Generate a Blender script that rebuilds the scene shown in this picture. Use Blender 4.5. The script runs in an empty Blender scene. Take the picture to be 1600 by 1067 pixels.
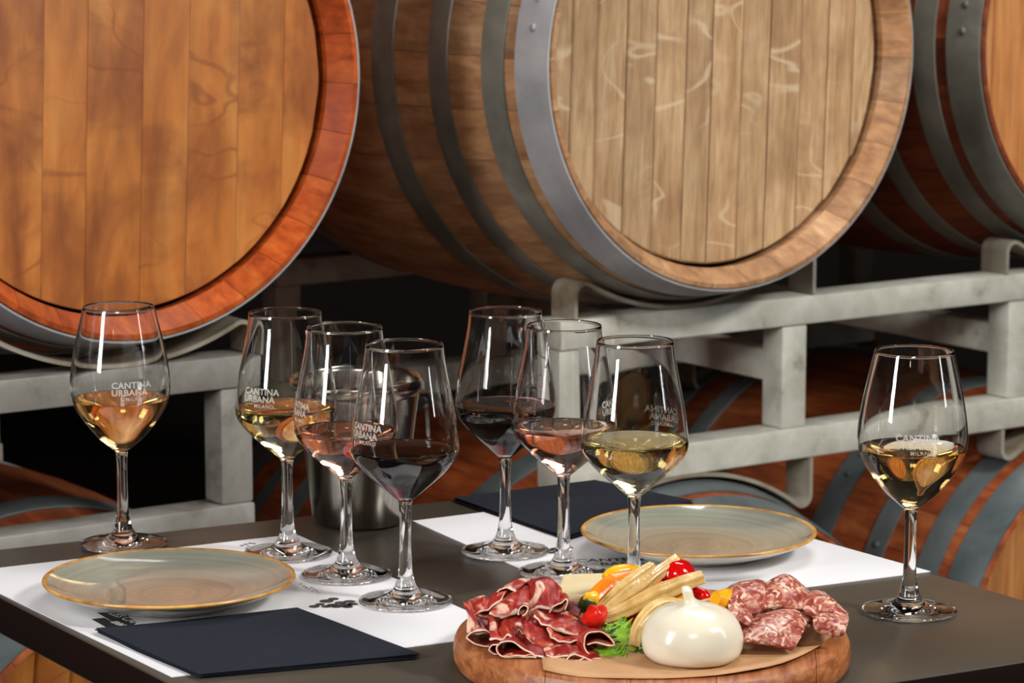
import bpy, bmesh, math, random
from mathutils import Vector, Matrix, noise
random.seed(7)
S = bpy.context.scene
COL = S.collection
PI = math.pi

# ---------------------------------------------------------------- camera
TZ = 0.75                                   # table top height in scene units
CAMH = 0.63                                 # camera height above the table top
FPX = 4700.0
PITCH = math.atan((533.5 + 215.0) / FPX)
CAM = Vector((0, 0, TZ + CAMH))
cd = bpy.data.cameras.new('camera'); cam = bpy.data.objects.new('camera', cd); COL.objects.link(cam)
cam.location = CAM; cam.rotation_euler = (PI / 2 - PITCH, 0, 0)
cd.sensor_width = 36; cd.lens = FPX / 1600 * 36; cd.clip_start = 0.05; cd.clip_end = 60
cd.dof.use_dof = True; cd.dof.focus_distance = 2.52; cd.dof.aperture_fstop = 15
S.camera = cam
FW = Vector((0, math.cos(PITCH), -math.sin(PITCH))); UP = Vector((0, math.sin(PITCH), math.cos(PITCH)))
def ray(x, y): return FW + Vector((1, 0, 0)) * ((x - 800) / FPX) + UP * ((533.5 - y) / FPX)
def onz(x, y, z=TZ):                        # point of the photograph on the level z
    d = ray(x, y); return CAM + d * ((z - CAM.z) / d.z)
def ony(x, y, Y):                           # point of the photograph on the upright plane at depth Y
    d = ray(x, y); return CAM + d * (Y / d.y)

# ---------------------------------------------------------------- render look, world, lights
S.view_settings.view_transform = 'Standard'; S.view_settings.look = 'None'
S.view_settings.gamma = 1; S.view_settings.use_curve_mapping = False
S.view_settings.exposure = 0.33
S.cycles.use_denoising = True
S.cycles.max_bounces = 20; S.cycles.transmission_bounces = 20; S.cycles.glossy_bounces = 8
S.cycles.diffuse_bounces = 4; S.cycles.transparent_max_bounces = 16
S.cycles.caustics_refractive = True; S.cycles.caustics_reflective = True
S.cycles.blur_glossy = 0.6; S.cycles.sample_clamp_indirect = 6
W = bpy.data.worlds.new('world'); S.world = W; W.use_nodes = True
bg = W.node_tree.nodes['Background']; bg.inputs[0].default_value = (0.9, 0.85, 0.8, 1); bg.inputs[1].default_value = 0.022

def area(name, loc, target, sx, sy, power, col=(1, 1, 1), spread=None):
    l = bpy.data.lights.new(name, 'AREA'); l.shape = 'RECTANGLE'; l.size = sx; l.size_y = sy
    l.energy = power; l.color = col
    if spread: l.spread = spread
    o = bpy.data.objects.new(name, l); COL.objects.link(o); o.location = loc
    o.rotation_euler = (Vector(target) - Vector(loc)).to_track_quat('-Z', 'Y').to_euler()
    return o
def bulb(name, loc, r, power, col=(1, .86, .68)):
    l = bpy.data.lights.new(name, 'POINT'); l.energy = power; l.color = col; l.shadow_soft_size = r
    o = bpy.data.objects.new(name, l); COL.objects.link(o); o.location = loc; return o
area('key_softbox', (2.5, 1.3, 3.0), (0.7, 3.6, 0.8), 0.5, 0.5, 80, (1, .97, .91))
area('front_softbox', (-0.2, -0.6, 2.7), (0.1, 3.6, 1.2), 0.6, 0.6, 23, (1, .94, .86))
area('strip_softbox', (-1.75, 1.15, 1.75), (0.15, 2.6, 0.95), 0.38, 1.3, 8.5, (1, .98, .96), math.radians(80))
area('edge_softbox', (1.75, 2.0, 1.55), (0.0, 2.6, 0.9), 0.12, 0.9, 4, (1, .98, .96))
area('overhead_softbox', (0.6, 3.35, 2.8), (0.2, 2.6, 0.75), 1.1, 0.5, 17, (1, .98, .95))
for i, (x, y, z) in enumerate([(-.7, -.4, 2.5), (-.15, -1.2, 2.4), (.35, -.6, 2.5), (.8, -1.6, 2.5), (-1.2, -2.2, 2.5), (.1, .6, 2.9), (1.5, -.4, 2.6)]):
    bulb('pendant_bulb', (x, y, z), .035, 1.8)

# ---------------------------------------------------------------- object helpers
def link(name, me, mat=None, parent=None, mw=None):
    o = bpy.data.objects.new(name, me); COL.objects.link(o)
    if mat is not None and not me.materials: me.materials.append(mat)
    if parent is not None: o.parent = parent
    if mw is not None: o.matrix_local = mw
    return o
def tag(o, label=None, cat=None, group=None, kind=None):
    if label: o['label'] = label
    if cat: o['category'] = cat
    if group: o['group'] = group
    if kind: o['kind'] = kind
    return o
def empty(name, loc=(0, 0, 0), rz=0, label=None, cat=None, group=None):
    o = bpy.data.objects.new(name, None); COL.objects.link(o); o.location = loc; o.rotation_euler = (0, 0, rz)
    o.empty_display_size = .05
    return tag(o, label, cat, group)
def mesh(name, vs, fs, smooth=True, ang=None, uvs=None):
    me = bpy.data.meshes.new(name); me.from_pydata([tuple(v) for v in vs], [], fs); me.update()
    bm = bmesh.new(); bm.from_mesh(me)
    bmesh.ops.recalc_face_normals(bm, faces=bm.faces[:]); bm.to_mesh(me); bm.free()
    if smooth:
        me.shade_smooth()
        if ang: me.set_sharp_from_angle(angle=ang)
    return me
def lathe(name, prof, n=64, ang=None, closed=False):
    """prof: (r, z) points; r == 0 makes a pole"""
    vs = []; rings = []
    for r, z in prof:
        if r < 1e-7: rings.append([len(vs)]); vs.append((0, 0, z))
        else:
            rings.append(list(range(len(vs), len(vs) + n)))
            vs += [(r * math.cos(2 * PI * k / n), r * math.sin(2 * PI * k / n), z) for k in range(n)]
    fs = []
    pairs = list(zip(rings, rings[1:])) + ([(rings[-1], rings[0])] if closed else [])
    for a, b in pairs:
        if len(a) == 1 and len(b) == 1: continue
        for k in range(n):
            k2 = (k + 1) % n
            if len(a) == 1: fs.append((a[0], b[k], b[k2]))
            elif len(b) == 1: fs.append((a[k], b[0], a[k2]))
            else: fs.append((a[k], b[k], b[k2], a[k2]))
    return mesh(name, vs, fs, True, ang)
def box_bm(bm, c, s, rot=None, bev=0.0):
    r = bmesh.ops.create_cube(bm, size=1)
    M = Matrix.Translation(c) @ (rot or Matrix.Identity(4)) @ Matrix.Diagonal((*s, 1))
    bmesh.ops.transform(bm, matrix=M, verts=r['verts'])
    if bev:
        es = list({e for v in r['verts'] for e in v.link_edges})
        bmesh.ops.bevel(bm, geom=es, offset=bev, segments=2, profile=.5, affect='EDGES')
def bm_mesh(name, bm, ang=.6):
    me = bpy.data.meshes.new(name); bm.to_mesh(me); bm.free(); me.shade_smooth(); me.set_sharp_from_angle(angle=ang); return me
def crom(p, n):
    """Catmull-Rom resample of a list of vectors (n points by index)"""
    p = [Vector(q) for q in p]; m = len(p) - 1; out = []
    L = [0]
    for a, b in zip(p, p[1:]): L.append(L[-1] + max((b - a).length, 1e-6))
    for i in range(n):
        d = L[-1] * i / (n - 1); k = 0
        while k < m - 1 and L[k + 1] < d: k += 1
        t = (d - L[k]) / (L[k + 1] - L[k])
        p0 = p[max(k - 1, 0)]; p1 = p[k]; p2 = p[k + 1]; p3 = p[min(k + 2, m)]
        out.append(.5 * ((2 * p1) + (p2 - p0) * t + (2 * p0 - 5 * p1 + 4 * p2 - p3) * t * t + (3 * p1 - p0 - 3 * p2 + p3) * t ** 3))
    return out

# ---------------------------------------------------------------- materials
def nt(name):
    m = bpy.data.materials.new(name); m.use_nodes = True
    return m, m.node_tree, m.node_tree.nodes['Principled BSDF']
def srgb(r, g, b):
    f = lambda c: (c / 255 / 12.92) if c / 255 <= .04045 else ((c / 255 + .055) / 1.055) ** 2.4
    return (f(r), f(g), f(b), 1)
def coords(t, scale=(1, 1, 1), rand=False, kind='Object', rot=(0, 0, 0)):
    tc = t.nodes.new('ShaderNodeTexCoord'); mp = t.nodes.new('ShaderNodeMapping')
    mp.inputs['Scale'].default_value = scale; mp.inputs['Rotation'].default_value = rot
    if rand:
        oi = t.nodes.new('ShaderNodeObjectInfo'); ml = t.nodes.new('ShaderNodeVectorMath'); ml.operation = 'SCALE'
        cmb = t.nodes.new('ShaderNodeCombineXYZ')
        for k in range(3): t.links.new(oi.outputs['Random'], cmb.inputs[k])
        ml.inputs['Scale'].default_value = 13.7; t.links.new(cmb.outputs[0], ml.inputs[0])
        ad = t.nodes.new('ShaderNodeVectorMath'); ad.operation = 'ADD'
        t.links.new(tc.outputs[kind], ad.inputs[0]); t.links.new(ml.outputs[0], ad.inputs[1])
        t.links.new(ad.outputs[0], mp.inputs[0])
    else: t.links.new(tc.outputs[kind], mp.inputs[0])
    return mp.outputs[0]
def noise_n(t, vec, scale, detail=4, rough=.55, dist=0.0):
    n = t.nodes.new('ShaderNodeTexNoise'); t.links.new(vec, n.inputs['Vector'])
    n.inputs['Scale'].default_value = scale; n.inputs['Detail'].default_value = detail
    n.inputs['Roughness'].default_value = rough; n.inputs['Distortion'].default_value = dist
    return n.outputs['Fac']
def ramp(t, fac, stops):
    r = t.nodes.new('ShaderNodeValToRGB'); t.links.new(fac, r.inputs[0])
    while len(r.color_ramp.elements) < len(stops): r.color_ramp.elements.new(.5)
    for e, (p, c) in zip(r.color_ramp.elements, stops): e.position = p; e.color = c if len(c) == 4 else (*c, 1)
    return r.outputs[0]
def mixc(t, fac, a, b, mode='MIX'):
    m = t.nodes.new('ShaderNodeMix'); m.data_type = 'RGBA'; m.blend_type = mode
    for idx, val in ((0, fac), (6, a), (7, b)):
        if hasattr(val, 'is_output') or isinstance(val, bpy.types.NodeSocket): t.links.new(val, m.inputs[idx])
        else: m.inputs[idx].default_value = val
    return m.outputs[2]
def math_n(t, op, a, b=None):
    m = t.nodes.new('ShaderNodeMath'); m.operation = op
    for i, v in enumerate((a, b)):
        if v is None: continue
        if isinstance(v, bpy.types.NodeSocket): t.links.new(v, m.inputs[i])
        else: m.inputs[i].default_value = v
    return m.outputs[0]
def bump(t, p, h, strength=.3, dist=.002):
    b = t.nodes.new('ShaderNodeBump'); b.inputs['Strength'].default_value = strength; b.inputs['Distance'].default_value = dist
    t.links.new(h, b.inputs['Height']); t.links.new(b.outputs[0], p.inputs['Normal'])
G4 = lambda v: (v, v, v, 1)

def wood(name, dark, mid, light, grain=(60, 60, 3), rough=.5, blot=0.35, blotcol=None, tint=.18, coat=0, bs=.25, nscale=1.0, figure=None):
    m, t, p = nt(name)
    v = coords(t, grain, True); n1 = noise_n(t, v, nscale, 6, .6, .6)
    c = ramp(t, n1, [(.28, dark), (.5, mid), (.72, light)])
    v2 = coords(t, (3.2, 3.2, 3.2), True); n2 = noise_n(t, v2, 2.2, 4, .6, .8)
    c = mixc(t, ramp(t, n2, [(.45, G4(0)), (.72, G4(blot))]), c, blotcol or dark)
    v3 = coords(t, (grain[0] * 4, grain[1] * 4, grain[2] * 3), True); n3 = noise_n(t, v3, nscale, 3, .5)
    c = mixc(t, .35, c, ramp(t, n3, [(.3, G4(.35)), (.6, G4(1))]), 'MULTIPLY')
    if figure:
        nf = noise_n(t, coords(t, (7, 7, 12), True), 1.0, 2, .4, .4); nm = noise_n(t, coords(t, (6, 6, 6), True), 1.0, 2)
        f = math_n(t, 'MULTIPLY', ramp(t, nf, [(.495, G4(0)), (.507, G4(1)), (.517, G4(1)), (.53, G4(0))]), ramp(t, nm, [(.5, G4(0)), (.62, G4(.5))]))
        c = mixc(t, f, c, figure)
    oi = t.nodes.new('ShaderNodeObjectInfo')
    c = mixc(t, 1.0, c, ramp(t, oi.outputs['Random'], [(0, G4(1 - tint)), (.5, (1, 1 - tint * .5, 1 - tint, 1)), (1, G4(1))]), 'MULTIPLY')
    t.links.new(c, p.inputs['Base Color']); p.inputs['Roughness'].default_value = rough
    if coat: p.inputs['Coat Weight'].default_value = coat; p.inputs['Coat Roughness'].default_value = .3
    bump(t, p, n1, bs, .0015)
    return m
def plain(name, col, rough=.5, metal=0, **kw):
    m, t, p = nt(name); p.inputs['Base Color'].default_value = col; p.inputs['Roughness'].default_value = rough
    p.inputs['Metallic'].default_value = metal
    for k, v in kw.items(): p.inputs[k.replace('_', ' ')].default_value = v
    return m
def mottled(name, stops, scale=8, rough=.5, metal=0, bs=.1, detail=5, stretch=(1, 1, 1), bd=.001, **kw):
    m, t, p = nt(name); v = coords(t, stretch, True); n = noise_n(t, v, scale, detail, .6, .3)
    t.links.new(ramp(t, n, stops), p.inputs['Base Color']); p.inputs['Roughness'].default_value = rough
    p.inputs['Metallic'].default_value = metal
    for k, vv in kw.items(): p.inputs[k.replace('_', ' ')].default_value = vv
    if bs: bump(t, p, noise_n(t, v, scale * 6, 4), bs, bd)
    return m

M = {}
M['oak_orange'] = wood('oak_orange', srgb(136, 72, 24), srgb(190, 116, 48), srgb(210, 146, 74), (13, 13, 3.2), .4, .9, srgb(128, 64, 26), .04, .25, .1, figure=srgb(120, 58, 24))
M['oak_orange_stave'] = wood('oak_orange_stave', srgb(140, 56, 20), srgb(192, 88, 34), srgb(214, 118, 54), (40, 6, 40), .4, .5, srgb(120, 40, 14), .2, .3)
M['oak_pale'] = wood('oak_pale', srgb(160, 126, 88), srgb(194, 160, 120), srgb(214, 184, 146), (60, 60, 7), .6, .55, srgb(138, 98, 64), .10, figure=srgb(226, 206, 176))
M['oak_stave'] = wood('oak_stave', srgb(150, 112, 80), srgb(194, 150, 110), srgb(216, 178, 138), (40, 6, 40), .55, .5, srgb(96, 62, 40), .22)
M['oak_tan'] = wood('oak_tan', srgb(176, 110, 58), srgb(214, 146, 88), srgb(232, 176, 120), (46, 46, 3.4), .5, .3, srgb(170, 96, 50), .12)
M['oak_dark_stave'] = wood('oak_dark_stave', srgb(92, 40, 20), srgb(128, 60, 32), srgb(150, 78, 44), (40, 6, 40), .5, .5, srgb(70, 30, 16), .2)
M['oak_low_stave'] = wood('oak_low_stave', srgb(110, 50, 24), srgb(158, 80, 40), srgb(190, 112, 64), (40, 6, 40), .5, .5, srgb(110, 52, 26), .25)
M['hoop'] = mottled('hoop_steel', [(.3, srgb(150, 152, 156)), (.55, srgb(182, 182, 186)), (.75, srgb(206, 206, 202))], 9, .45, .15, .1)
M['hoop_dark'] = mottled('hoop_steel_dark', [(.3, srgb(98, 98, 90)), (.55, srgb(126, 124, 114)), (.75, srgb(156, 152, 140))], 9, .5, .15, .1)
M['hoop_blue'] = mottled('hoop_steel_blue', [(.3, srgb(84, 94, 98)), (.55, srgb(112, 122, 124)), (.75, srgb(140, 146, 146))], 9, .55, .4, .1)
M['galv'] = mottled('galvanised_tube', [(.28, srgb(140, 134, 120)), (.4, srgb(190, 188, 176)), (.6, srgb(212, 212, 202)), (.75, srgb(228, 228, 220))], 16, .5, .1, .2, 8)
M['galv_shaded'] = mottled('shaded_galvanised_tube', [(.28, srgb(96, 92, 84)), (.4, srgb(134, 131, 124)), (.6, srgb(154, 152, 146)), (.75, srgb(172, 171, 166))], 16, .5, .1, .2, 8)  # darker copy of galv: the left rack's shade under its barrel, put into the colour
M['galv_rust'] = mottled('galvanised_strip', [(.25, srgb(120, 96, 66)), (.45, srgb(160, 150, 132)), (.7, srgb(190, 186, 176))], 14, .5, .3, .15, 6)
M['wall'] = plain('dark_wall', srgb(30, 22, 18), .9)
M['floor'] = mottled('dark_floor', [(.3, srgb(40, 30, 24)), (.7, srgb(58, 46, 38))], 3, .7)
M['table'] = mottled('table_laminate', [(.3, srgb(64, 59, 52)), (.7, srgb(78, 71, 62))], 5, .32, 0, .1, 6, (1, 1, 1), .0003)
M['table_edge'] = plain('table_edge', srgb(24, 13, 10), .8, 0, Specular_IOR_Level=.08)
M['black_metal'] = plain('black_metal', srgb(22, 20, 20), .5)
M['paper'] = plain('white_paper', srgb(222, 222, 227), .7)
M['ink'] = plain('ink_print', srgb(62, 58, 58), .6)
M['ink_black'] = plain('ink_black', srgb(30, 29, 30), .6)
def napkin_mat():
    m, t, p = nt('navy_napkin'); v = coords(t, (1, 1, 1)); n = noise_n(t, v, 1400, 2); n2 = noise_n(t, v, 25, 3)
    c = ramp(t, n, [(.3, srgb(21, 24, 32)), (.7, srgb(39, 44, 56))])
    t.links.new(c, p.inputs['Base Color']); p.inputs['Roughness'].default_value = .9
    p.inputs['Specular IOR Level'].default_value = .2
    ad = math_n(t, 'ADD', n, math_n(t, 'MULTIPLY', n2, 3)); bump(t, p, ad, .5, .0006); return m
M['napkin'] = napkin_mat()
M['steel'] = mottled('brushed_steel', [(.3, srgb(136, 132, 124)), (.7, srgb(164, 160, 150))], 5, .2, 1, .03, 3, (40, 40, 1), .0003)
M['glass'] = plain('clear_glass', (1, 1, 1, 1), 0.0, 0, Transmission_Weight=1.0, IOR=1.5)
M['etch'] = plain('etched_print', srgb(204, 200, 192), .8, 0, Alpha=.62)
def wine(name, col, dens, surf=(1, 1, 1, 1)):
    m, t, p = nt(name); t.nodes.remove(p); out = t.nodes['Material Output']
    g = t.nodes.new('ShaderNodeBsdfGlass'); g.inputs['Color'].default_value = surf; g.inputs['Roughness'].default_value = 0; g.inputs['IOR'].default_value = 1.34
    a = t.nodes.new('ShaderNodeVolumeAbsorption'); a.inputs['Color'].default_value = col; a.inputs['Density'].default_value = dens
    t.links.new(g.outputs[0], out.inputs['Surface']); t.links.new(a.outputs[0], out.inputs['Volume']); return m
M['wine_gold'] = wine('gold_white_wine', (1, .8, .22, 1), 24)
M['wine_straw'] = wine('straw_white_wine', (.99, .88, .25, 1), 18)
M['wine_rose'] = wine('rose_wine', (1, .55, .3, 1), 26)
M['wine_red'] = wine('red_wine', (.72, .02, .05, 1), 230)

def plate_mat():
    m, t, p = nt('stoneware_glaze'); tc = t.nodes.new('ShaderNodeTexCoord')
    sx = t.nodes.new('ShaderNodeSeparateXYZ'); t.links.new(tc.outputs['Object'], sx.inputs[0])
    r = t.nodes.new('ShaderNodeVectorMath'); r.operation = 'LENGTH'
    mp = t.nodes.new('ShaderNodeMapping'); mp.inputs['Scale'].default_value = (1, 1, 0); t.links.new(tc.outputs['Object'], mp.inputs[0])
    t.links.new(mp.outputs[0], r.inputs[0]); rad = r.outputs['Value']
    nv = noise_n(t, coords(t, (1, 1, 1)), 14, 5, .65, .5)
    base = ramp(t, math_n(t, 'ADD', math_n(t, 'MULTIPLY', rad, 9), math_n(t, 'MULTIPLY', math_n(t, 'SUBTRACT', nv, .5), .7)),
                [(.15, srgb(150, 136, 116)), (.45, srgb(148, 140, 122)), (.75, srgb(154, 155, 142)), (1.0, srgb(142, 144, 130))])
    w = noise_n(t, coords(t, (1, 1, 1)), 3, 2); cb = t.nodes.new('ShaderNodeCombineXYZ')
    t.links.new(math_n(t, 'ADD', math_n(t, 'MULTIPLY', rad, 1.0), math_n(t, 'MULTIPLY', w, .03)), cb.inputs[0])
    ring = noise_n(t, cb.outputs[0], 160, 4, .6)
    c = mixc(t, .55, base, ramp(t, ring, [(.3, G4(.55)), (.65, G4(1.15))]), 'MULTIPLY')
    t.links.new(c, p.inputs['Base Color']); p.inputs['Roughness'].default_value = .1; p.inputs['Coat Weight'].default_value = .5
    p.inputs['Coat Roughness'].default_value = .03
    return m
M['plate'] = plate_mat()
M['plate_rim'] = mottled('amber_rim', [(.3, srgb(150, 96, 38)), (.6, srgb(206, 156, 84)), (.8, srgb(222, 180, 112))], 40, .22, 0, 0)
M['plate_under'] = mottled('cream_underside', [(.3, srgb(206, 202, 186)), (.7, srgb(226, 222, 210))], 14, .15, 0, 0)
M['board'] = wood('board_ash', srgb(124, 64, 32), srgb(172, 106, 62), srgb(198, 138, 90), (130, 7, 130), .42, .2, srgb(150, 84, 46), .14)
M['kraft'] = mottled('kraft_paper', [(.3, srgb(176, 130, 88)), (.7, srgb(198, 154, 112))], 20, .55, 0, .15)

def meat(name):
    m, t, p = nt(name); uv = t.nodes.new('ShaderNodeUVMap'); uv.uv_map = 'UVMap'
    s = t.nodes.new('ShaderNodeSeparateXYZ'); t.links.new(uv.outputs[0], s.inputs[0])
    v = coords(t, (1, 1, 1), True)
    big = noise_n(t, v, 45, 4, .6, 1.2); fine = noise_n(t, v, 220, 3)
    lean = ramp(t, big, [(.3, srgb(92, 10, 14)), (.48, srgb(148, 28, 26)), (.6, srgb(184, 66, 44)), (.74, srgb(218, 134, 92))])
    lean = mixc(t, .3, lean, ramp(t, fine, [(.35, G4(.5)), (.6, G4(1))]), 'MULTIPLY')
    # fat rim along the sheet's borders
    vv = s.outputs[1]; e1 = math_n(t, 'MINIMUM', vv, math_n(t, 'SUBTRACT', 1, vv))
    e = math_n(t, 'ADD', e1, math_n(t, 'MULTIPLY', math_n(t, 'SUBTRACT', big, .5), .22))
    fat = ramp(t, e, [(.02, G4(1)), (.055, G4(0))])
    veins = ramp(t, noise_n(t, v, 26, 3, .5, 2.2), [(.57, G4(0)), (.63, G4(.85))])
    c = mixc(t, veins, lean, srgb(232, 190, 166)); c = mixc(t, fat, c, srgb(238, 206, 184))
    t.links.new(c, p.inputs['Base Color']); p.inputs['Roughness'].default_value = .42
    p.inputs['Subsurface Weight'].default_value = .25; p.inputs['Subsurface Radius'].default_value = (.006, .002, .001); p.inputs['Subsurface Scale'].default_value = 1
    bump(t, p, big, .25, .0008)
    return m
M['ham'] = meat('cured_ham')
def salami():
    m, t, p = nt('coarse_salami'); v = coords(t, (1, 1, 1), True)
    n = noise_n(t, v, 70, 5, .6, 1.0); n2 = noise_n(t, v, 120, 4, .6, 1.4)
    vo = t.nodes.new('ShaderNodeTexVoronoi'); vo.inputs['Scale'].default_value = 190
    mx = t.nodes.new('ShaderNodeVectorMath'); mx.operation = 'ADD'; nn = t.nodes.new('ShaderNodeTexNoise'); nn.inputs['Scale'].default_value = 60
    t.links.new(v, nn.inputs['Vector']); sc = t.nodes.new('ShaderNodeVectorMath'); sc.operation = 'SCALE'; sc.inputs['Scale'].default_value = .012
    t.links.new(nn.outputs['Color'], sc.inputs[0]); t.links.new(v, mx.inputs[0]); t.links.new(sc.outputs[0], mx.inputs[1]); t.links.new(mx.outputs[0], vo.inputs['Vector'])
    lean = ramp(t, n, [(.3, srgb(118, 38, 34)), (.55, srgb(152, 66, 56)), (.75, srgb(178, 94, 80))])
    sel = t.nodes.new('ShaderNodeSeparateColor'); t.links.new(vo.outputs['Color'], sel.inputs[0])
    fat = math_n(t, 'MULTIPLY', ramp(t, vo.outputs['Distance'], [(.42, G4(1)), (.56, G4(0))]), ramp(t, sel.outputs[0], [(.72, G4(0)), (.8, G4(.75))]))
    st = ramp(t, n2, [(.47, G4(0)), (.58, G4(.8))])
    fat = ramp(t, noise_n(t, v, 95, 5, .55, 1.6), [(.55, G4(0)), (.59, G4(.9))])
    c = mixc(t, st, lean, srgb(206, 150, 128)); c = mixc(t, fat, c, srgb(228, 196, 174))
    vd = noise_n(t, v, 260, 2); c = mixc(t, ramp(t, vd, [(.72, G4(0)), (.75, G4(.8))]), c, srgb(50, 30, 24))
    t.links.new(c, p.inputs['Base Color']); p.inputs['Roughness'].default_value = .32
    p.inputs['Subsurface Weight'].default_value = .15; p.inputs['Subsurface Radius'].default_value = (.005, .002, .001); p.inputs['Subsurface Scale'].default_value = 1
    bump(t, p, n2, .35, .0008); return m
M['salami'] = salami()
M['burrata'] = plain('white_burrata', srgb(226, 219, 200), .2, 0, Subsurface_Weight=.5, Subsurface_Radius=(.02, .015, .01), Subsurface_Scale=.6)
M['cheese'] = mottled('pale_cheese', [(.3, srgb(212, 190, 142)), (.7, srgb(228, 212, 174))], 30, .45, 0, .1)
def veg(name, a, b, rough=.22, scale=60, sss=.3):
    return mottled(name, [(.3, a), (.7, b)], scale, rough, 0, .35, 4, (1, 1, 1), .0008, Subsurface_Weight=sss, Subsurface_Radius=(.006, .004, .002), Subsurface_Scale=1.0)
M['onion'] = veg('pickled_fennel', srgb(182, 142, 78), srgb(218, 190, 128))
M['orange'] = veg('orange_pepper', srgb(206, 98, 12), srgb(234, 144, 26))
M['yellow'] = veg('yellow_pepper', srgb(226, 150, 8), srgb(244, 186, 30))
M['redp'] = veg('red_pepper', srgb(170, 14, 8), srgb(220, 34, 18))
M['tomato'] = veg('red_tomato', srgb(168, 6, 6), srgb(206, 14, 12), .08, 20, .2)
M['zucc_skin'] = veg('zucchini_skin', srgb(20, 46, 20), srgb(44, 84, 34), .25, 80, 0)
M['radish'] = veg('radicchio', srgb(92, 22, 40), srgb(206, 150, 150), .35, 50, .1)
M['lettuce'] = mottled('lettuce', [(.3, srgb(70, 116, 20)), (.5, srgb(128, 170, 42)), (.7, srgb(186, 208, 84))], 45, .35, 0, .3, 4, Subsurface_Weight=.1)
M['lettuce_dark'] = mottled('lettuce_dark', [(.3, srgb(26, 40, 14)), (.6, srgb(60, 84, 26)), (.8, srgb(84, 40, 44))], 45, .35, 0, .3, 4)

# ---------------------------------------------------------------- the room
FLOOR_Z = -0.12
def slab(name, x0, x1, y0, y1, z0, z1, mat):
    bm = bmesh.new(); box_bm(bm, ((x0 + x1) / 2, (y0 + y1) / 2, (z0 + z1) / 2), (x1 - x0, y1 - y0, z1 - z0))
    return tag(link(name, bm_mesh(name, bm), mat), kind='structure')
slab('floor', -4, 5, -3.5, 8, FLOOR_Z - .1, FLOOR_Z, M['floor'])
slab('wall_back', -4, 5, 8, 8.1, FLOOR_Z, 3.4, M['wall'])
slab('wall_left', -4.1, -4, -3.5, 8.1, FLOOR_Z, 3.4, M['wall'])
slab('wall_right', 5, 5.1, -3.5, 8.1, FLOOR_Z, 3.4, M['wall'])
slab('wall_front', -4.1, 5.1, -3.6, -3.5, FLOOR_Z, 3.4, M['wall'])
slab('ceiling', -4.1, 5.1, -3.6, 8.1, 3.4, 3.5, M['wall'])

# ---------------------------------------------------------------- barrels
TH = math.radians(34.5)
U = Vector((math.cos(TH), math.sin(TH), 0)); V = Vector((-math.sin(TH), math.cos(TH), 0))
ORG = Vector((0.282, 3.729, 0))
UPZ, LOZ = 1.139, 0.2765
def RB(a): return .345 - .06 * ((a - .475) / .475) ** 2
NST = 30
def stave_mesh(name):
    prof = [(RB(0) - .006, .0), (RB(0), .001)]
    for i in range(1, 17): a = .95 * i / 17; prof.append((RB(a), a))
    prof += [(RB(.95), .949), (RB(.95) - .006, .95), (.262, .925), (.2620, .905)]
    for i in range(6, -1, -1): a = .06 + .83 * i / 6; prof.append((RB(a) - .028, a))
    prof += [(.2665, .058), (.2665, .037), (.2625, .033)]
    n = len(prof); half = PI / NST - .0011; k = 4; vs = []; fs = []
    for j in range(k):
        th = -half + 2 * half * j / (k - 1)
        vs += [(r * math.sin(th), a, r * math.cos(th)) for r, a in prof]
    for j in range(k - 1):
        for i in range(n):
            i2 = (i + 1) % n; fs.append((j * n + i, j * n + i2, (j + 1) * n + i2, (j + 1) * n + i))
    fs.append(tuple(range(n))); fs.append(tuple(range((k - 1) * n, k * n))[::-1])
    return mesh(name, vs, fs, True, .5)
STAVE = stave_mesh('stave')
HR = .2585
def plank_meshes(widths, g=.0005):
    out = []; x = -HR; tot = sum(widths); 
    for i, w in enumerate(widths):
        x1 = x + w / tot * 2 * HR; a, b = x + g, x1 - g; n = 8; vs = []; fs = []
        y0, y1 = .044 + random.uniform(-.0007, .0007), .062
        pts = []
        for s in (1, -1):
            for j in range(n):
                xx = a + (b - a) * (j / (n - 1)) if s == 1 else b - (b - a) * (j / (n - 1))
                pts.append((xx, s * math.sqrt(max(HR * HR - xx * xx, 1e-6))))
        m = len(pts); ctr = Vector(((a + b) / 2, 0))
        for y, ins in ((y0, SEAM), (y0 + SEAM, 0), (y1, 0)):
            for px, pz in pts:
                vs.append((px + (ins if px < ctr.x else -ins) * min(1, abs(px - ctr.x) / ((b - a) / 2)), y, pz - math.copysign(ins, pz)))
        fs.append(tuple(range(m))); fs.append(tuple(range(2 * m, 3 * m))[::-1])
        for l in range(2):
            for j in range(m): j2 = (j + 1) % m; fs.append((l * m + j, l * m + j2, (l + 1) * m + j2, (l + 1) * m + j))
        out.append(mesh('plank', vs, fs, False)); x = x1
    return out
SEAM = .0022
PLANKS = plank_meshes([.7, .75, .9, .9, .95, .8, .95, .9, 1.0, .9, .85, .7])
SEAM = .0005
PLANKS_WIDE = plank_meshes([.8, 1.1, 1.2, 1.0, 1.3, 1.1, 1.2, 1.1, .9], .00015)
def hoop_mesh(a0, a1):
    o = []; e = .0006
    for i in range(5): a = a0 + (a1 - a0) * i / 4; o.append((RB(a) + .0030 + .0008 * math.sin(PI * i / 4), a))
    inn = [(r - .0022, a) for r, a in reversed(o)]
    prof = o + inn; n = 96; vs = []; fs = []; m = len(prof)
    for k in range(n):
        th = 2 * PI * k / n; vs += [(r * math.sin(th), a, r * math.cos(th)) for r, a in prof]
    for k in range(n):
        k2 = (k + 1) % n
        for i in range(m): i2 = (i + 1) % m; fs.append((k * m + i, k * m + i2, k2 * m + i2, k2 * m + i))
    return mesh('hoop', vs, fs, True, .6)
HOOPS = [(.0035, .055), (.074, .110), (.170, .203), (.272, .315), (.635, .678), (.747, .780), (.840, .876), (.895, .9465)]
HOOPM = [hoop_mesh(*h) for h in HOOPS]
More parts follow.
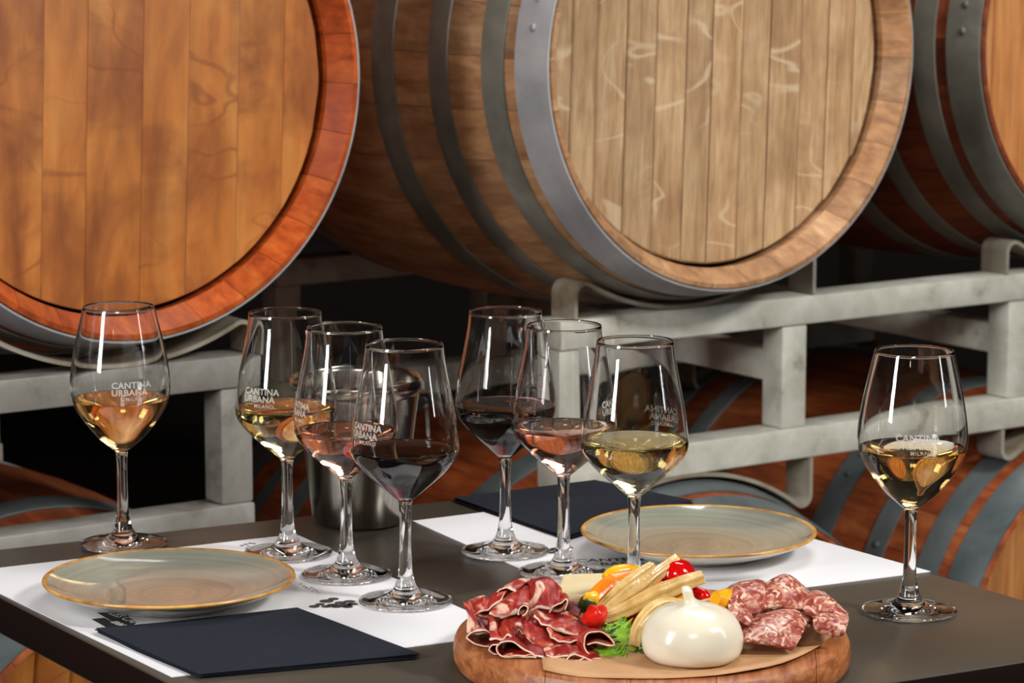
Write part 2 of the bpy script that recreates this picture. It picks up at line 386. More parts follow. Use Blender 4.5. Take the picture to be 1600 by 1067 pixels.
rb = bmesh.new(); bmesh.ops.create_uvsphere(rb, u_segments=10, v_segments=6, radius=.0055); bmesh.ops.scale(rb, vec=(1, 1, .45), verts=rb.verts[:]); RIVET = bm_mesh('rivet', rb, 3)
def rand_copy(me, mat, cache={}):
    k = (me.name, mat.name)
    if k not in cache:
        c = me.copy(); c.materials.clear(); c.materials.append(mat); cache[k] = c
    return cache[k]
def barrel(pos, z, mats, label, roll=0.0, planks=PLANKS, rivet_at=-1.9, group=None):
    st, hd, hp = mats
    b = empty('wine_barrel', (pos.x, pos.y, z), TH, label, 'barrel', group)
    R0 = Matrix.Rotation(roll, 4, 'Y')
    for k in range(NST):
        link('stave', rand_copy(STAVE, st), None, b, R0 @ Matrix.Rotation(2 * PI * k / NST, 4, 'Y'))
    for pm in planks: link('plank', rand_copy(pm, hd), None, b, R0)
    bk = lathe('rear_head', [(0, 0), (.262, 0), (.262, .02), (0, .02)], 48, .5)
    link('rear_head', bk, hd, b, Matrix.Translation((0, .885, 0)) @ Matrix.Rotation(-PI / 2, 4, 'X'))
    for i, hm in enumerate(HOOPM):
        h = link('hoop', rand_copy(hm, hp if i in (0, 7) else (M['hoop_dark'] if hp is M['hoop'] else hp)), None, b)
        a = sum(HOOPS[i]) / 2; r = RB(a) + .0042
        for d in (-.018, .018):
            th = rivet_at + i * .37 + d / r
            link('rivet', rand_copy(RIVET, hp), None, h, Matrix.Translation((r * math.sin(th), a, r * math.cos(th))) @ Matrix.Rotation(th, 4, 'Y'))
    return b
PL = ORG + U * -.804 + V * .056
PC = ORG.copy(); PR = ORG + U * .74 + V * .05
barrel(PL, UPZ, (M['oak_orange_stave'], M['oak_orange'], M['hoop']), 'large orange varnished wine barrel with glossy head, above the left plate', .04, PLANKS_WIDE)
barrel(PC, UPZ, (M['oak_stave'], M['oak_pale'], M['hoop']), 'wine barrel with pale brown planked head and grey steel hoops, centre of upper row', .03, PLANKS, -1.35)
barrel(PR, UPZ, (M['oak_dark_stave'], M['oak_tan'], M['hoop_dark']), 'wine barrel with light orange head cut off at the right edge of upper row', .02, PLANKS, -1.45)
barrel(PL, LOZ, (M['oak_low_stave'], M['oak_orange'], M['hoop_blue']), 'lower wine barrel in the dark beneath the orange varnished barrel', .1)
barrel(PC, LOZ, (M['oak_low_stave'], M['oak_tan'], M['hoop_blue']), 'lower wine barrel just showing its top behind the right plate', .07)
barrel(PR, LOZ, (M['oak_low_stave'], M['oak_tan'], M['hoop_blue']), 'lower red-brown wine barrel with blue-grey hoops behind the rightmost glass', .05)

# ---------------------------------------------------------------- galvanised racks
def strip_mesh(path, y0, y1, th=.005):
    """bent flat bar: path in (x,z), width along y"""
    P = [Vector((x, 0, z)) for x, z in path]; n = len(P); vs = []
    for i, p in enumerate(P):
        tdir = (P[min(i + 1, n - 1)] - P[max(i - 1, 0)]).normalized(); nn = Vector((-tdir.z, 0, tdir.x)) * th / 2
        for s, y in ((1, y0), (1, y1), (-1, y1), (-1, y0)): q = p + nn * s; vs.append((q.x, y, q.z))
    fs = [(0, 1, 2, 3), tuple(4 * (n - 1) + k for k in (3, 2, 1, 0))]
    for i in range(n - 1):
        for k in range(4): k2 = (k + 1) % 4; fs.append((4 * i + k, 4 * i + k2, 4 * (i + 1) + k2, 4 * (i + 1) + k))
    return mesh('cradle', vs, fs, True, .5)
def cradle_path(sgn, leg, aL=29, aR=36):
    """arc of the barrel's round carried on to both sides, then folded back down to the rail"""
    R = .3205; c0 = .014
    def end(side, deg):
        d = math.radians(deg); x, z = R * math.sin(d) * side, -R * math.cos(d)
        cx = x + side * c0 * math.sin(d); cz = z - c0 * math.cos(d); o = []
        for k in range(1, 7):
            a = (math.radians(90) + d) * k / 6; ox, oz = -math.sin(d), math.cos(d)
            rx = ox * math.cos(a) + oz * math.sin(a); rz = -ox * math.sin(a) + oz * math.cos(a)
            o.append((cx + side * c0 * rx, sgn * (cz + c0 * rz)))
        o.append((o[-1][0], -sgn * leg)); return o
    a0, a1 = math.radians(-aL), math.radians(aR)
    pts = [(R * math.sin(a0 + (a1 - a0) * i / 24), -sgn * R * math.cos(a0 + (a1 - a0) * i / 24)) for i in range(25)]
    return end(-1, aL)[::-1] + pts + end(1, aR)
def rack(org, centres, posts, label, extra_low=False, ang=(29, 36), metal='galv'):
    r = empty('barrel_rack', (org.x, org.y, 0), TH, label, 'rack', 'galvanised barrel racks' if extra_low else None)
    def tube(name, x0, x1, y0, y1, z0, z1):
        bm = bmesh.new(); box_bm(bm, ((x0 + x1) / 2, (y0 + y1) / 2, (z0 + z1) / 2), (x1 - x0, y1 - y0, z1 - z0), bev=.003)
        return link(name, bm_mesh(name, bm), M[metal], r)
    x0, x1 = posts[0], posts[-1]
    for y0 in (.10, .80):
        tube('rail', x0 - .021, x1 + .021, y0, y0 + .05, .778, .816)
        tube('rail', x0 - .021, x1 + .021, y0, y0 + .05, .598, .640)
        for x in posts: tube('post', x - .021, x + .021, y0 + .004, y0 + .046, .6405, .7775)
        for c in centres:
            for sgn, zc in ((1, UPZ), (-1, LOZ)):
                leg = (zc - .8165) if sgn == 1 else (.5975 - zc)
                o = link('cradle', strip_mesh(cradle_path(sgn, leg, *ang), y0, y0 + .05), M['galv_rust'], r, Matrix.Translation((c, 0, zc)))
                if sgn == -1 and False: pass
    for x in posts[1:-1]: tube('side_tube', x - .018, x + .018, .147, .803, .700, .742)
    return r
RO = ORG
rack(ORG, [0, .735], [-.18, .182, .589, .915], 'galvanised steel barrel rack under the pale-headed and right barrels, behind the right plate')
rack(ORG + U * -.804 + V * .0, [.0, -.735], [-.915, -.589, -.182, .145], 'galvanised steel barrel rack under the orange varnished barrel, left of the metal bucket', ang=(33, 27), metal='galv_shaded')
def base_rack(org, centres, posts, label):
    r = empty('barrel_rack', (org.x, org.y, FLOOR_Z), TH, label, 'rack')
    def tube(name, x0, x1, y0, y1, z0, z1):
        bm = bmesh.new(); box_bm(bm, ((x0 + x1) / 2, (y0 + y1) / 2, (z0 + z1) / 2 - FLOOR_Z), (x1 - x0, y1 - y0, z1 - z0), bev=.003)
        return link(name, bm_mesh(name, bm), M['galv'], r)
    for y0 in (.10, .80):
        tube('rail', posts[0] - .02, posts[-1] + .02, y0, y0 + .05, -.088, -.050)
        for x in posts: tube('foot', x - .02, x + .02, y0, y0 + .05, FLOOR_Z, -.089)
        for c in centres:
            link('cradle', strip_mesh(cradle_path(1, LOZ + .0505), y0, y0 + .05), M['galv_rust'], r, Matrix.Translation((c, 0, LOZ - FLOOR_Z)))
    return r
base_rack(ORG, [0, .735], [-.18, .182, .589, .915], 'low galvanised base rack on the floor beneath the lower right barrels')
base_rack(ORG + U * -.804, [0, -.735], [-.915, -.589, -.182, .145], 'low galvanised base rack on the floor beneath the lower left barrels')

# ---------------------------------------------------------------- table
tab = empty('table', (0, 2.5, FLOOR_Z), 0, 'square black-brown table set with glasses, plates and a food board', 'table')
def poly_slab(name, pts, z0, z1, mat, parent=None, bev=0):
    n = len(pts); vs = [(x, y, z0) for x, y in pts] + [(x, y, z1) for x, y in pts]
    fs = [tuple(range(n))[::-1], tuple(range(n, 2 * n))] + [(i, (i + 1) % n, n + (i + 1) % n, n + i) for i in range(n)]
    me = mesh(name, vs, fs, False)
    if bev:
        bm = bmesh.new(); bm.from_mesh(me); bmesh.ops.bevel(bm, geom=bm.edges[:], offset=bev, segments=2, affect='EDGES', profile=.5); bm.to_mesh(me); bm.free()
        me.shade_smooth(); me.set_sharp_from_angle(angle=.6)
    return link(name, me, mat, parent)
TC = [(-.124, 2.045), (.533, 2.40), (.107, 3.034), (-.540, 2.695)]
off = lambda P, z: [(x, y - 2.5) for x, y in P]
T = poly_slab('tabletop', off(TC, 0), TZ - .034 - FLOOR_Z, TZ - FLOOR_Z, M['table'], tab, .0015)
T.data.materials.append(M['table_edge'])
for f in T.data.polygons:
    if abs(f.normal.z) < .3: f.material_index = 1
cx, cy = 0.0, .04
lg = lathe('pedestal', [(0, .0), (.22, .0), (.22, .012), (.2, .018), (.04, .03), (.035, .05), (.035, TZ - .034 - FLOOR_Z - .008), (.16, TZ - .034 - FLOOR_Z - .006), (.16, TZ - .034 - FLOOR_Z - .0002), (0, TZ - .034 - FLOOR_Z - .0002)], 40, .6)
o = link('pedestal', lg, M['black_metal'], tab); o.location = (cx, cy, 0)

# ---------------------------------------------------------------- placemats
def lerp2(a, b, t): return (a[0] + (b[0] - a[0]) * t, a[1] + (b[1] - a[1]) * t)
def mat_sheet(Q, label):
    m = empty('paper_placemat', (0, 0, 0), 0, label, 'placemat')
    poly_slab('sheet', Q, TZ + .0002, TZ + .0009, M['paper'], m)
    return m
def text_mesh(name, body, size, bold=0.0, align='LEFT', spacing=1.0):
    c = bpy.data.curves.new(name, 'FONT'); c.body = body; c.size = size; c.offset = bold; c.align_x = align; c.space_character = spacing
    c.resolution_u = 3
    o = bpy.data.objects.new(name, c); COL.objects.link(o)
    bpy.context.view_layer.update()
    me = bpy.data.meshes.new_from_object(o.evaluated_get(bpy.context.evaluated_depsgraph_get()))
    bpy.data.objects.remove(o); bpy.data.curves.remove(c); me.name = name
    return me
def print_on(parent, me, x, y, ang, mat, name, z=TZ + .0011):
    o = link(name, me, mat, parent, Matrix.Translation((x, y, z)) @ Matrix.Rotation(ang, 4, 'Z')); return o
LQ = [(-.266, 2.283), (.004, 2.418), (-.205, 2.789), (-.498, 2.633)]
lm = mat_sheet(LQ, 'white printed paper placemat under the left plate and dark napkin')
P_ = lambda x, y, z=TZ: onz(x, y, z)
RQ = [tuple(P_(1454, 894).xy), tuple(P_(1278, 845).xy)]
a_ = P_(645, 815); b_ = P_(815, 890)
# right mat: right edge through RQ, left edge through a_, b_
r0 = P_(1454, 894); r1 = P_(1278, 845); dr = (r1 - r0).normalized(); rb_ = r0 + dr * .42
dl = (a_ - b_).normalized(); lf = a_ - dl * .40
rm = mat_sheet([(lf.x, lf.y), (r0.x, r0.y), (rb_.x, rb_.y), (a_.x, a_.y)], 'white paper placemat under the right plate')
# grape bunch print on the left mat
def discs(pts, r):
    bm = bmesh.new()
    for x, y, k in pts: bmesh.ops.create_circle(bm, cap_ends=True, segments=20, radius=r * k, matrix=Matrix.Translation((x, y, 0)))
    me = bpy.data.meshes.new('grape_print'); bm.to_mesh(me); bm.free(); return me
gp = [(521, 937.5, 1), (510, 941, 1.3), (546, 941.5, 1.1), (532, 943.5, 1.1), (500, 946, .9), (520, 947, 1.1), (540, 947, 1.2), (551, 945.5, 1), (491, 949.3, 1), (510, 949.3, .95), (526, 949.5, 1.0), (543, 949.7, 1.0)]
gl = []
for x, y, k in gp: q = P_(x, y); gl.append((q.x, q.y, k))
g0 = Vector((sum(q[0] for q in gl) / len(gl), sum(q[1] for q in gl) / len(gl)))
o = link('grape_print', discs([(x - g0.x, y - g0.y, k) for x, y, k in gl], .0048), M['ink'], lm); o.location = (g0.x, g0.y, TZ + .0011)
def marks(parent, name, pts, r):
    pl_ = [(P_(x, y), k) for x, y, k in pts]; c = pl_[0][0]
    o = link(name, discs([(p.x - c.x, p.y - c.y, k) for p, k in pl_], r), M['ink'], parent); o.location = (c.x, c.y, TZ + .0011)
marks(lm, 'printed_dots', [(470, 914, 1), (475, 917.5, 1.1), (479, 920, 1.2), (484, 922, .9), (487, 919.5, 1), (491, 922.5, 1.1), (495, 925, .9), (488, 926, .8), (497, 928, .8)], .0013)
marks(lm, 'printed_emblem', [(378, 854, 1), (384, 852, 1), (391, 850.5, 1), (397, 851, .9), (388, 855, .8), (395, 856, 1), (402, 854.5, .9), (386, 858, .7)], .0022)
# dark boxes with white lettering by the napkin
A = Vector((P_(152, 959).x, P_(152, 959).y)); 
def box_print(parent, pts, text, org, ang, size):
    pp = [tuple(P_(x, y).xy) for x, y in pts]
    poly_slab('dark_print', pp, TZ + .0010, TZ + .00115, M['ink_black'], parent)
    q = P_(*org); print_on(parent, text_mesh('white_lettering', text, size, .0003), q.x, q.y, ang, M['paper'], 'white_lettering', TZ + .0013)
box_print(lm, [(152, 959), (192, 958), (222, 981), (205, 990)], 'LES CAN', (168, 960.5), -.93, .0125)
box_print(lm, [(143, 969), (163, 967), (200, 985), (180, 990)], 'ERBO', (172, 974), -.93, .0085)
# print on the right mat
q = P_(880, 886); print_on(rm, text_mesh('mat_lettering', 'CANTINA\nURBANA', .0155, .0004), q.x + .012, q.y + .016, .1, M['ink'], 'mat_lettering')
gl2 = [(858, 861, 1.2), (868, 859, 1.2), (878, 858, 1.2), (889, 857.5, 1), (862, 865, 1), (872, 863, 1.1)]
pl = [P_(x, y) for x, y, k in gl2]
o = link('grape_print', discs([(p.x - pl[0].x, p.y - pl[0].y, k[2]) for p, k in zip(pl, gl2)], .0042), M['ink'], rm); o.location = (pl[0].x, pl[0].y, TZ + .0011)

# ---------------------------------------------------------------- napkins
def napkin(corners, label, layers=3, base=TZ + .0012, lift=None):
    """corners: front-left, front-right, back-right, back-left in world xy; a stack of folded layers"""
    root = empty('napkin', (corners[0][0], corners[0][1], base), 0, label, 'napkin')
    c0 = Vector((corners[0][0], corners[0][1]))
    for L in range(layers):
        n = 22; vs = []; fs = []; th = .0013; z0 = L * .0016
        sh = [(random.uniform(-.0018, .0018), random.uniform(-.0018, .0018)) for _ in range(4)]
        Cc = [Vector(c) - c0 + Vector(s) for c, s in zip(corners, sh)]
        for side in (0, 1):
            for i in range(n):
                for j in range(n):
                    s, t = i / (n - 1), j / (n - 1)
                    p = (Cc[0] * (1 - s) + Cc[1] * s) * (1 - t) + (Cc[3] * (1 - s) + Cc[2] * s) * t
                    w = .0012 * noise.noise(Vector((p.x * 22, p.y * 22, 3))) + .0012
                    e = min(s, t, 1 - s, 1 - t) * 10; e = min(1, e)
                    z = z0 + w * e + (lift(s, t) if lift else 0)
                    ed = .0004 * math.sin(t * 9 + L) ; x = p.x + ed * (1 if s in (0, 1) else 0)
                    vs.append((x, p.y, z + (th * (.35 + .65 * math.sqrt(e)) if side else 0)))
        N = n * n
        for i in range(n - 1):
            for j in range(n - 1):
                a = i * n + j; fs.append((a, a + 1, a + n + 1, a + n)); fs.append((N + a, N + a + n, N + a + n + 1, N + a + 1))
        bd = [(i, 0) for i in range(n)] + [(n - 1, j) for j in range(1, n)] + [(i, n - 1) for i in range(n - 2, -1, -1)] + [(0, j) for j in range(n - 2, 0, -1)]
        for a, b in zip(bd, bd[1:] + bd[:1]):
            ia, ib = a[0] * n + a[1], b[0] * n + b[1]; fs.append((ia, ib, N + ib, N + ia))
        link('layer', mesh('layer', vs, fs, True, .9), M['napkin'], root)
    return root
w2 = lambda x, y: tuple(P_(x, y).xy)
napkin([w2(312, 1062), w2(656, 1030), w2(466, 958), w2(150, 992)], 'dark navy folded paper napkin in front of the left plate',
       lift=lambda s, t: .0035 * max(0, (t - .6)) * max(0, 1 - s * 3))
napkin([w2(885, 846), w2(1082, 789), w2(930, 757), w2(708, 784)], 'dark navy folded napkin on the table behind the right plate')

# ---------------------------------------------------------------- plates
def plate(px, py, label, rot):
    c = onz(px, py, TZ + .0215)
    R = .1085
    top = [(0, .0060), (.02, .0060), (.045, .0063), (.062, .0075), (.075, .0098), (.088, .0135), (.097, .0172), (.1045, .0208)]
    rim = [(.1045, .0208), (.1062, .0217), (.1075, .0219), (R, .0212), (R + .0003, .0200), (R - .0006, .0190)]
    und = [(R - .0006, .0190), (.100, .0148), (.090, .0104), (.078, .0066), (.066, .0036), (.062, .0010), (.060, 0), (.057, .0004), (.056, .0026), (0, .0030)]
    prof = top + rim[1:] + und[1:]
    n = 128; me = lathe('plate', prof, n)
    for m_ in ('plate', 'plate_rim', 'plate_under'): me.materials.append(M[m_])
    for f in me.polygons:
        r = math.hypot(f.center.x, f.center.y); z = f.center.z
        zt = .0060 + max(0, r - .045) ** 1.6 * 2.0
        if r > .1022 and z > .0188: f.material_index = 1
        elif f.normal.z < -.0: f.material_index = 2
    o = link('dinner_plate', me); o.location = (c.x, c.y, TZ + .0011); o.rotation_euler.z = rot
    return tag(o, label, 'plate')
plate(264.5, 902, 'grey-green stoneware plate with amber rim on the left placemat', 0)
plate(1091.5, 828.5, 'grey-green stoneware plate with amber rim behind the food board', 2)

# ---------------------------------------------------------------- steel bucket
bk = onz(561, 815)
bprof = [(0, 0), (.0415, 0), (.0438, .0012), (.0450, .004), (.0475, .03), (.0518, .070), (.0570, .105), (.0608, .1265), (.0612, .128), (.0625, .129),
         (.0650, .1325), (.0658, .1365), (.0652, .1405), (.0632, .1425), (.0612, .1410), (.0600, .138), (.0590, .1265), (.0555, .105), (.0500, .07), (.0455, .03), (.0425, .006), (0, .0045)]
o = link('steel_bucket', lathe('steel_bucket', bprof, 96, .9), M['steel']); o.location = (bk.x, bk.y, TZ + .0003)
tag(o, 'polished steel tasting bucket standing behind the three left wine glasses', 'bucket')

# ---------------------------------------------------------------- wine glasses
H = .2245
def sample_prof(pts, n):
    P = crom([Vector((r, z, 0)) for r, z in pts], n); return [(max(p.x, 0), p.y) for p in P]
ANG = dict(lower=[(.0062, .0895), (.0100, .0925), (.0180, .0995), (.0268, .1070), (.0362, .1160), (.0432, .1250), (.0460, .1315), (.0465, .1365)],
           upper=[(.0465, .1365), (.0460, .1440), (.0441, .1600), (.0415, .1750), (.0373, .1960), (.0345, .2120), (.0332, H)])
TUL = dict(lower=[(.0060, .0895), (.0085, .0912), (.0160, .0975), (.0235, .1045), (.0340, .1180), (.0410, .1290), (.0448, .1390), (.0464, .1480)],
           upper=[(.0464, .1480), (.0462, .1560), (.0450, .1680), (.0425, .1830), (.0390, .1990), (.0355, .2140), (.0330, H)])
def outer(shape):
    foot = [(.0, .0), (.030, .0), (.0395, .0002), (.0406, .0010), (.0406, .0020), (.0395, .0027), (.0330, .0034), (.0250, .0044), (.0170, .0066), (.0120, .0102), (.0092, .0145), (.0072, .0205), (.0058, .0290), (.0052, .045), (.0049, .064), (.0051, .078), (.0056, .0855)]
    lo = sample_prof(shape['lower'], 30); up = sample_prof(shape['upper'], 26)[1:]
    return foot, lo + up
def bowl_r(shape, z):
    _, b = outer(shape)
    for (r0, z0), (r1, z1) in zip(b, b[1:]):
        if z0 <= z <= z1: return r0 + (r1 - r0) * (z - z0) / (z1 - z0)
    return b[-1][0]
TK = .0009
def glass_mesh(shape):
    foot, b = outer(shape)
    inner = []
    n = len(b)
    for i, (r, z) in enumerate(b):
        r0, z0 = b[max(i - 1, 0)]; r1, z1 = b[min(i + 1, n - 1)]
        tx, tz = r1 - r0, z1 - z0; l = math.hypot(tx, tz); nx, nz = -tz / l, tx / l
        k = TK * (1.0 + 2.2 * max(0, 1 - (z - .0895) / .02))
        inner.append((r + nx * k, z + nz * k))
    inner = [(r, z) for r, z in inner if r > .0035 and z > .094]
    rim = [(b[-1][0] - .0002, H + .0004), (b[-1][0] - .0007, H + .0004)]
    prof = foot + b + rim + inner[::-1] + [(.0, inner[0][1] - .0012)]
    return lathe('glass', prof, 96), inner
def wine_mesh(inner, level):
    pts = [(r + .00015, z - .00012) for r, z in inner if z < level]
    # meet the wall at the level
    rl = 0
    for (r0, z0), (r1, z1) in zip(inner, inner[1:]):
        if z0 <= level <= z1: rl = r0 + (r1 - r0) * (level - z0) / (z1 - z0)
    prof = [(0, inner[0][1] - .00135)] + pts + [(rl + .00015, level), (rl - .0009, level - .0003), (rl - .0025, level - .0006), (0, level - .0006)]
    return lathe('wine', prof, 96)
GM = {id(ANG): glass_mesh(ANG), id(TUL): glass_mesh(TUL)}
LOGO = [('CANTINA', .1555, .0058), ('URBANA', .1488, .0058), ('MILANO', .1438, .0034)]
def logo_mesh(shape, dz):
    ms = []
    vs = []; fs = []
    ca = None
    for body, z0, size in LOGO:
        me = text_mesh('t', body, size * 1.38, .00022 if size > .004 else .00006, 'LEFT', 1.05 if size > .004 else 1.15)
        x0 = min(v.co.x for v in me.vertices); off = 0 if body != 'MILANO' else .0125
        base = len(vs)
        for v in me.vertices:
            z = z0 + dz + v.co.y; r = bowl_r(shape, z) + .00012; th = (v.co.x - x0 + off - .016) / .0455
            vs.append((r * math.sin(th), -r * math.cos(th), z))
        fs += [tuple(base + k for k in p.vertices) for p in me.polygons]
        bpy.data.meshes.remove(me)
    me = bpy.data.meshes.new('etched_logo'); me.from_pydata(vs, [], fs); me.update(); return me
def wine_glass(px, py, shape, winem, level, logo_rot, label, sc=1.0, lean=(0, 0)):
    p = onz(px, py); g, inner = GM[id(shape)]
    me = g
    root = empty('wine_glass', (p.x, p.y, TZ + .0012), 0, label, 'wine glass')
    root.scale = (sc, sc, sc)
    link('glass_body', me, M['glass'], root)
    link('wine', wine_mesh(inner, level), winem, root)
    lo = link('etched_logo', logo_mesh(shape, .0), M['etch'], root); lo.rotation_euler.z = logo_rot
    return root
R_ = math.radians
wine_glass(193, 852.5, TUL, M['wine_gold'], .1390, R_(18), 'leftmost wine glass, gold white wine, standing at the table edge behind the left plate')
wine_glass(450, 867, ANG, M['wine_straw'], .1380, R_(-30), 'angular glass of straw white wine, rearmost of the left trio near the steel bucket')
wine_glass(542, 901, ANG, M['wine_rose'], .1320, R_(-68), 'angular glass of pink rosé wine between white and red in the left trio')
wine_glass(634, 942, ANG, M['wine_red'], .1340, R_(-50), 'angular glass of dark red wine, front of the left trio beside the grape print')
wine_glass(789.5, 864, ANG, M['wine_red'], .1385, R_(150), 'angular glass of dark red wine, rearmost of the right trio by the dark napkin')
wine_glass(880.5, 897, ANG, M['wine_rose'], .1330, R_(66), 'angular glass of pink rosé wine in the middle of the right trio')
wine_glass(990, 934, ANG, M['wine_straw'], .1385, R_(140), 'angular glass of pale white wine right behind the vegetables on the food board')
wine_glass(1420, 957, TUL, M['wine_gold'], .1420, R_(-5), 'rightmost rounded wine glass of gold white wine, alone on the bare table')

# ---------------------------------------------------------------- serving board
BC = Vector((onz(1018, 987, .7755).x, onz(1018, 987, .7755).y, TZ)); BR = .1575; BZ = TZ + .0255
def board_plank(x0, x1, k):
    g = .00025; a, b = x0 + g, x1 - g; n = 26; BH = .025
    prof = [(BR - .006, 0), (BR - .0022, .0018), (BR, .006), (BR + .0004, .0125), (BR - .0002, .019), (BR - .0022, .0232), (BR - .006, BH), (BR - .012, BH)]
    vs = []; fs = []; m = 2 * n
    for r, z in prof:
        pts = []
        for s in (1, -1):
            for j in range(n):
                t = j / (n - 1); A0, B0 = max(a, -r), min(b, r)
                fa = math.asin(max(-1, min(1, A0 / r))); fb = math.asin(max(-1, min(1, B0 / r)))
                f = fa + (fb - fa) * t if s == 1 else fb + (fa - fb) * t
                pts.append((r * math.sin(f), s * r * math.cos(f)))
        vs += [(x, y, z) for x, y in pts]
    for l in range(len(prof) - 1):
        for j in range(m): j2 = (j + 1) % m; fs.append((l * m + j, l * m + j2, (l + 1) * m + j2, (l + 1) * m + j))
    for l in (0, len(prof) - 1):
        for j in range(n - 1): fs.append((l * m + j, l * m + j + 1, l * m + m - 2 - j, l * m + m - 1 - j))
    me = mesh('board_plank', vs, fs, True, .6)
    return me
brd = empty('serving_board', (BC.x, BC.y, TZ + .0005), R_(-4), 'round wooden serving board with planked top carrying cured meats and cheese', 'board')
xs = [-BR - .001, -.077, -.012, .052, .128, BR + .001]
for i in range(len(xs) - 1):
    link('plank', board_plank(xs[i], xs[i + 1], i), M['board'], brd)
# kraft paper
def paper_on_board():
    n = 60; vs = [(0, 0, 0)]; fs = []
    rings = 10
    for k in range(1, rings + 1):
        for j in range(n):
            a = 2 * PI * j / n
            r = .143 + .004 * math.sin(3 * a + 1) + .003 * math.sin(5 * a)
            if math.cos(a) < -.2: r = min(r, .088 / -math.cos(a))
            r *= k / rings
            z = .0006 + (.0012 + .0014 * noise.noise(Vector((r * math.cos(a) * 25, r * math.sin(a) * 25, 0)))) * (k / rings) ** 2 + (.002 * max(0, math.sin(a * 2 + 2.6)) if k == rings else 0)
            vs.append((r * math.cos(a), r * math.sin(a), max(z, .0004)))
    for j in range(n): fs.append((0, 1 + j, 1 + (j + 1) % n))
    for k in range(rings - 1):
        for j in range(n):
            a = 1 + k * n + j; b = 1 + k * n + (j + 1) % n; fs.append((a, a + n, b + n, b))
    me = mesh('kraft_sheet', vs, fs); o = link('kraft_sheet', me, M['kraft']); o.location = (BC.x, BC.y, BZ)
    sm = o.modifiers.new('thick', 'SOLIDIFY'); sm.thickness = .0003; sm.offset = 1
    return tag(o, 'brown kraft paper sheet lying on the round wooden board', 'paper')
paper_on_board()

# ---------------------------------------------------------------- food
def loft(name, curves, mat, thick=.0009, n=40, m=16, wob=.0012, seed=0, closed=False, ruf=.0):
    """curves: list of (Y, [(px,py),...]) measured on upright planes at real depth Y; lofted into a sheet"""
    C3 = [crom([ony(x, y, Y if not isinstance(Y, (list, tuple)) else Y[0] + (Y[1] - Y[0]) * i / (len(P) - 1)) for i, (x, y) in enumerate(P)], n) for Y, P in curves]
    rows = [crom([c[i] for c in C3], m) if len(C3) > 2 else [C3[0][i].lerp(C3[1][i], k / (m - 1)) for k in range(m)] for i in range(n)]
    ctr = sum((r[m // 2] for r in rows), Vector()) / n
    vs = []; fs = []
    for i in range(n):
        for k in range(m):
            p = rows[i][k]; w = noise.noise_vector(p * 70 + Vector((seed, 0, 0))) * wob + noise.noise_vector(p * 190 + Vector((0, seed, 0))) * wob * .6
            w += Vector((.3, -.5, 1)) * (ruf * math.sin(i * .75 + k * .35 + seed) * (.4 + .6 * abs(noise.noise(p * 40 + Vector((seed, 1, 2))))))
            q = p + w; q.z = max(q.z, BZ + .0008)
            vs.append(q - ctr)
    for i in range(n - 1):
        for k in range(m - 1): a = i * m + k; fs.append((a, a + 1, a + m + 1, a + m))
    me = bpy.data.meshes.new(name); me.from_pydata([tuple(v) for v in vs], [], fs); me.update()
    uv = me.uv_layers.new(name='UVMap')
    for lp in me.loops:
        i, k = divmod(lp.vertex_index, m); uv.data[lp.index].uv = (i / (n - 1), k / (m - 1))
    me.shade_smooth()
    o = link(name, me, mat); o.location = ctr
    s = o.modifiers.new('thick', 'SOLIDIFY'); s.thickness = thick; s.offset = 0
    return o
def z4(pts): return [(720 + x / 6.667, 895 + y / 6.667) for x, y in pts]   # measured in a crop of the photograph
def z5(pts): return [(850 + x / 7.114, 900 + y / 7.114) for x, y in pts]
HAM = []
def ham(label, curves, **kw):
    kw.setdefault('ruf', .00035)
    o = loft('ham_slice', curves, M['ham'], seed=len(HAM) * 3.1, **kw); HAM.append(o)
    tag(o, label, 'cured ham', 'thin cured ham slices heaped on the left of the board')
# front row: loops open towards the viewer
ham('ham slice rolled into a wide flat teardrop loop at the front left', [
    (2.243, z4([(790, 880), (600, 880), (470, 878), (395, 840), (378, 780), (410, 735), (480, 722), (560, 735), (650, 790), (790, 878)])),
    (2.262, z4([(780, 850), (620, 850), (500, 850), (420, 800), (400, 740), (450, 690), (520, 675), (600, 700), (690, 760), (790, 845)])),
    (2.290, z4([(700, 780), (600, 780), (520, 780), (450, 740), (430, 680), (480, 640), (540, 630), (600, 660), (660, 710), (710, 770)]))])
ham('ham slice folded into a leaf-shaped loop at the far left edge of the heap', [
    (2.275, z4([(300, 770), (210, 758), (130, 720), (60, 668), (110, 625), (190, 603), (270, 604), (330, 640)])),
    (2.292, z4([(330, 740), (240, 730), (160, 695), (90, 640), (140, 590), (220, 560), (300, 565), (350, 610)])),
    (2.315, z4([(350, 690), (270, 680), (200, 650), (130, 600), (180, 540), (250, 520), (320, 530), (370, 570)]))])
ham('small ham curl tucked beside the wide teardrop loop', [
    (2.252, z4([(380, 850), (330, 830), (296, 795), (310, 762), (360, 752), (410, 760)])),
    (2.275, z4([(390, 820), (340, 800), (310, 760), (320, 725), (370, 715), (420, 725)])),
    (2.295, z4([(400, 780), (350, 760), (320, 720), (330, 680), (380, 670), (430, 680)]))])
ham('narrow ham loop with pale rim at the front centre edge', [
    (2.236, z5([(540, 945), (420, 905), (330, 880), (270, 900), (250, 945), (285, 975), (350, 970), (400, 945), (440, 920)])),
    (2.252, z5([(540, 900), (420, 865), (330, 845), (265, 865), (250, 905), (285, 935), (350, 935), (400, 910), (440, 885)])),
    (2.272, z5([(520, 850), (400, 820), (310, 800), (250, 820), (235, 860), (270, 890), (335, 890), (385, 865), (420, 840)]))])
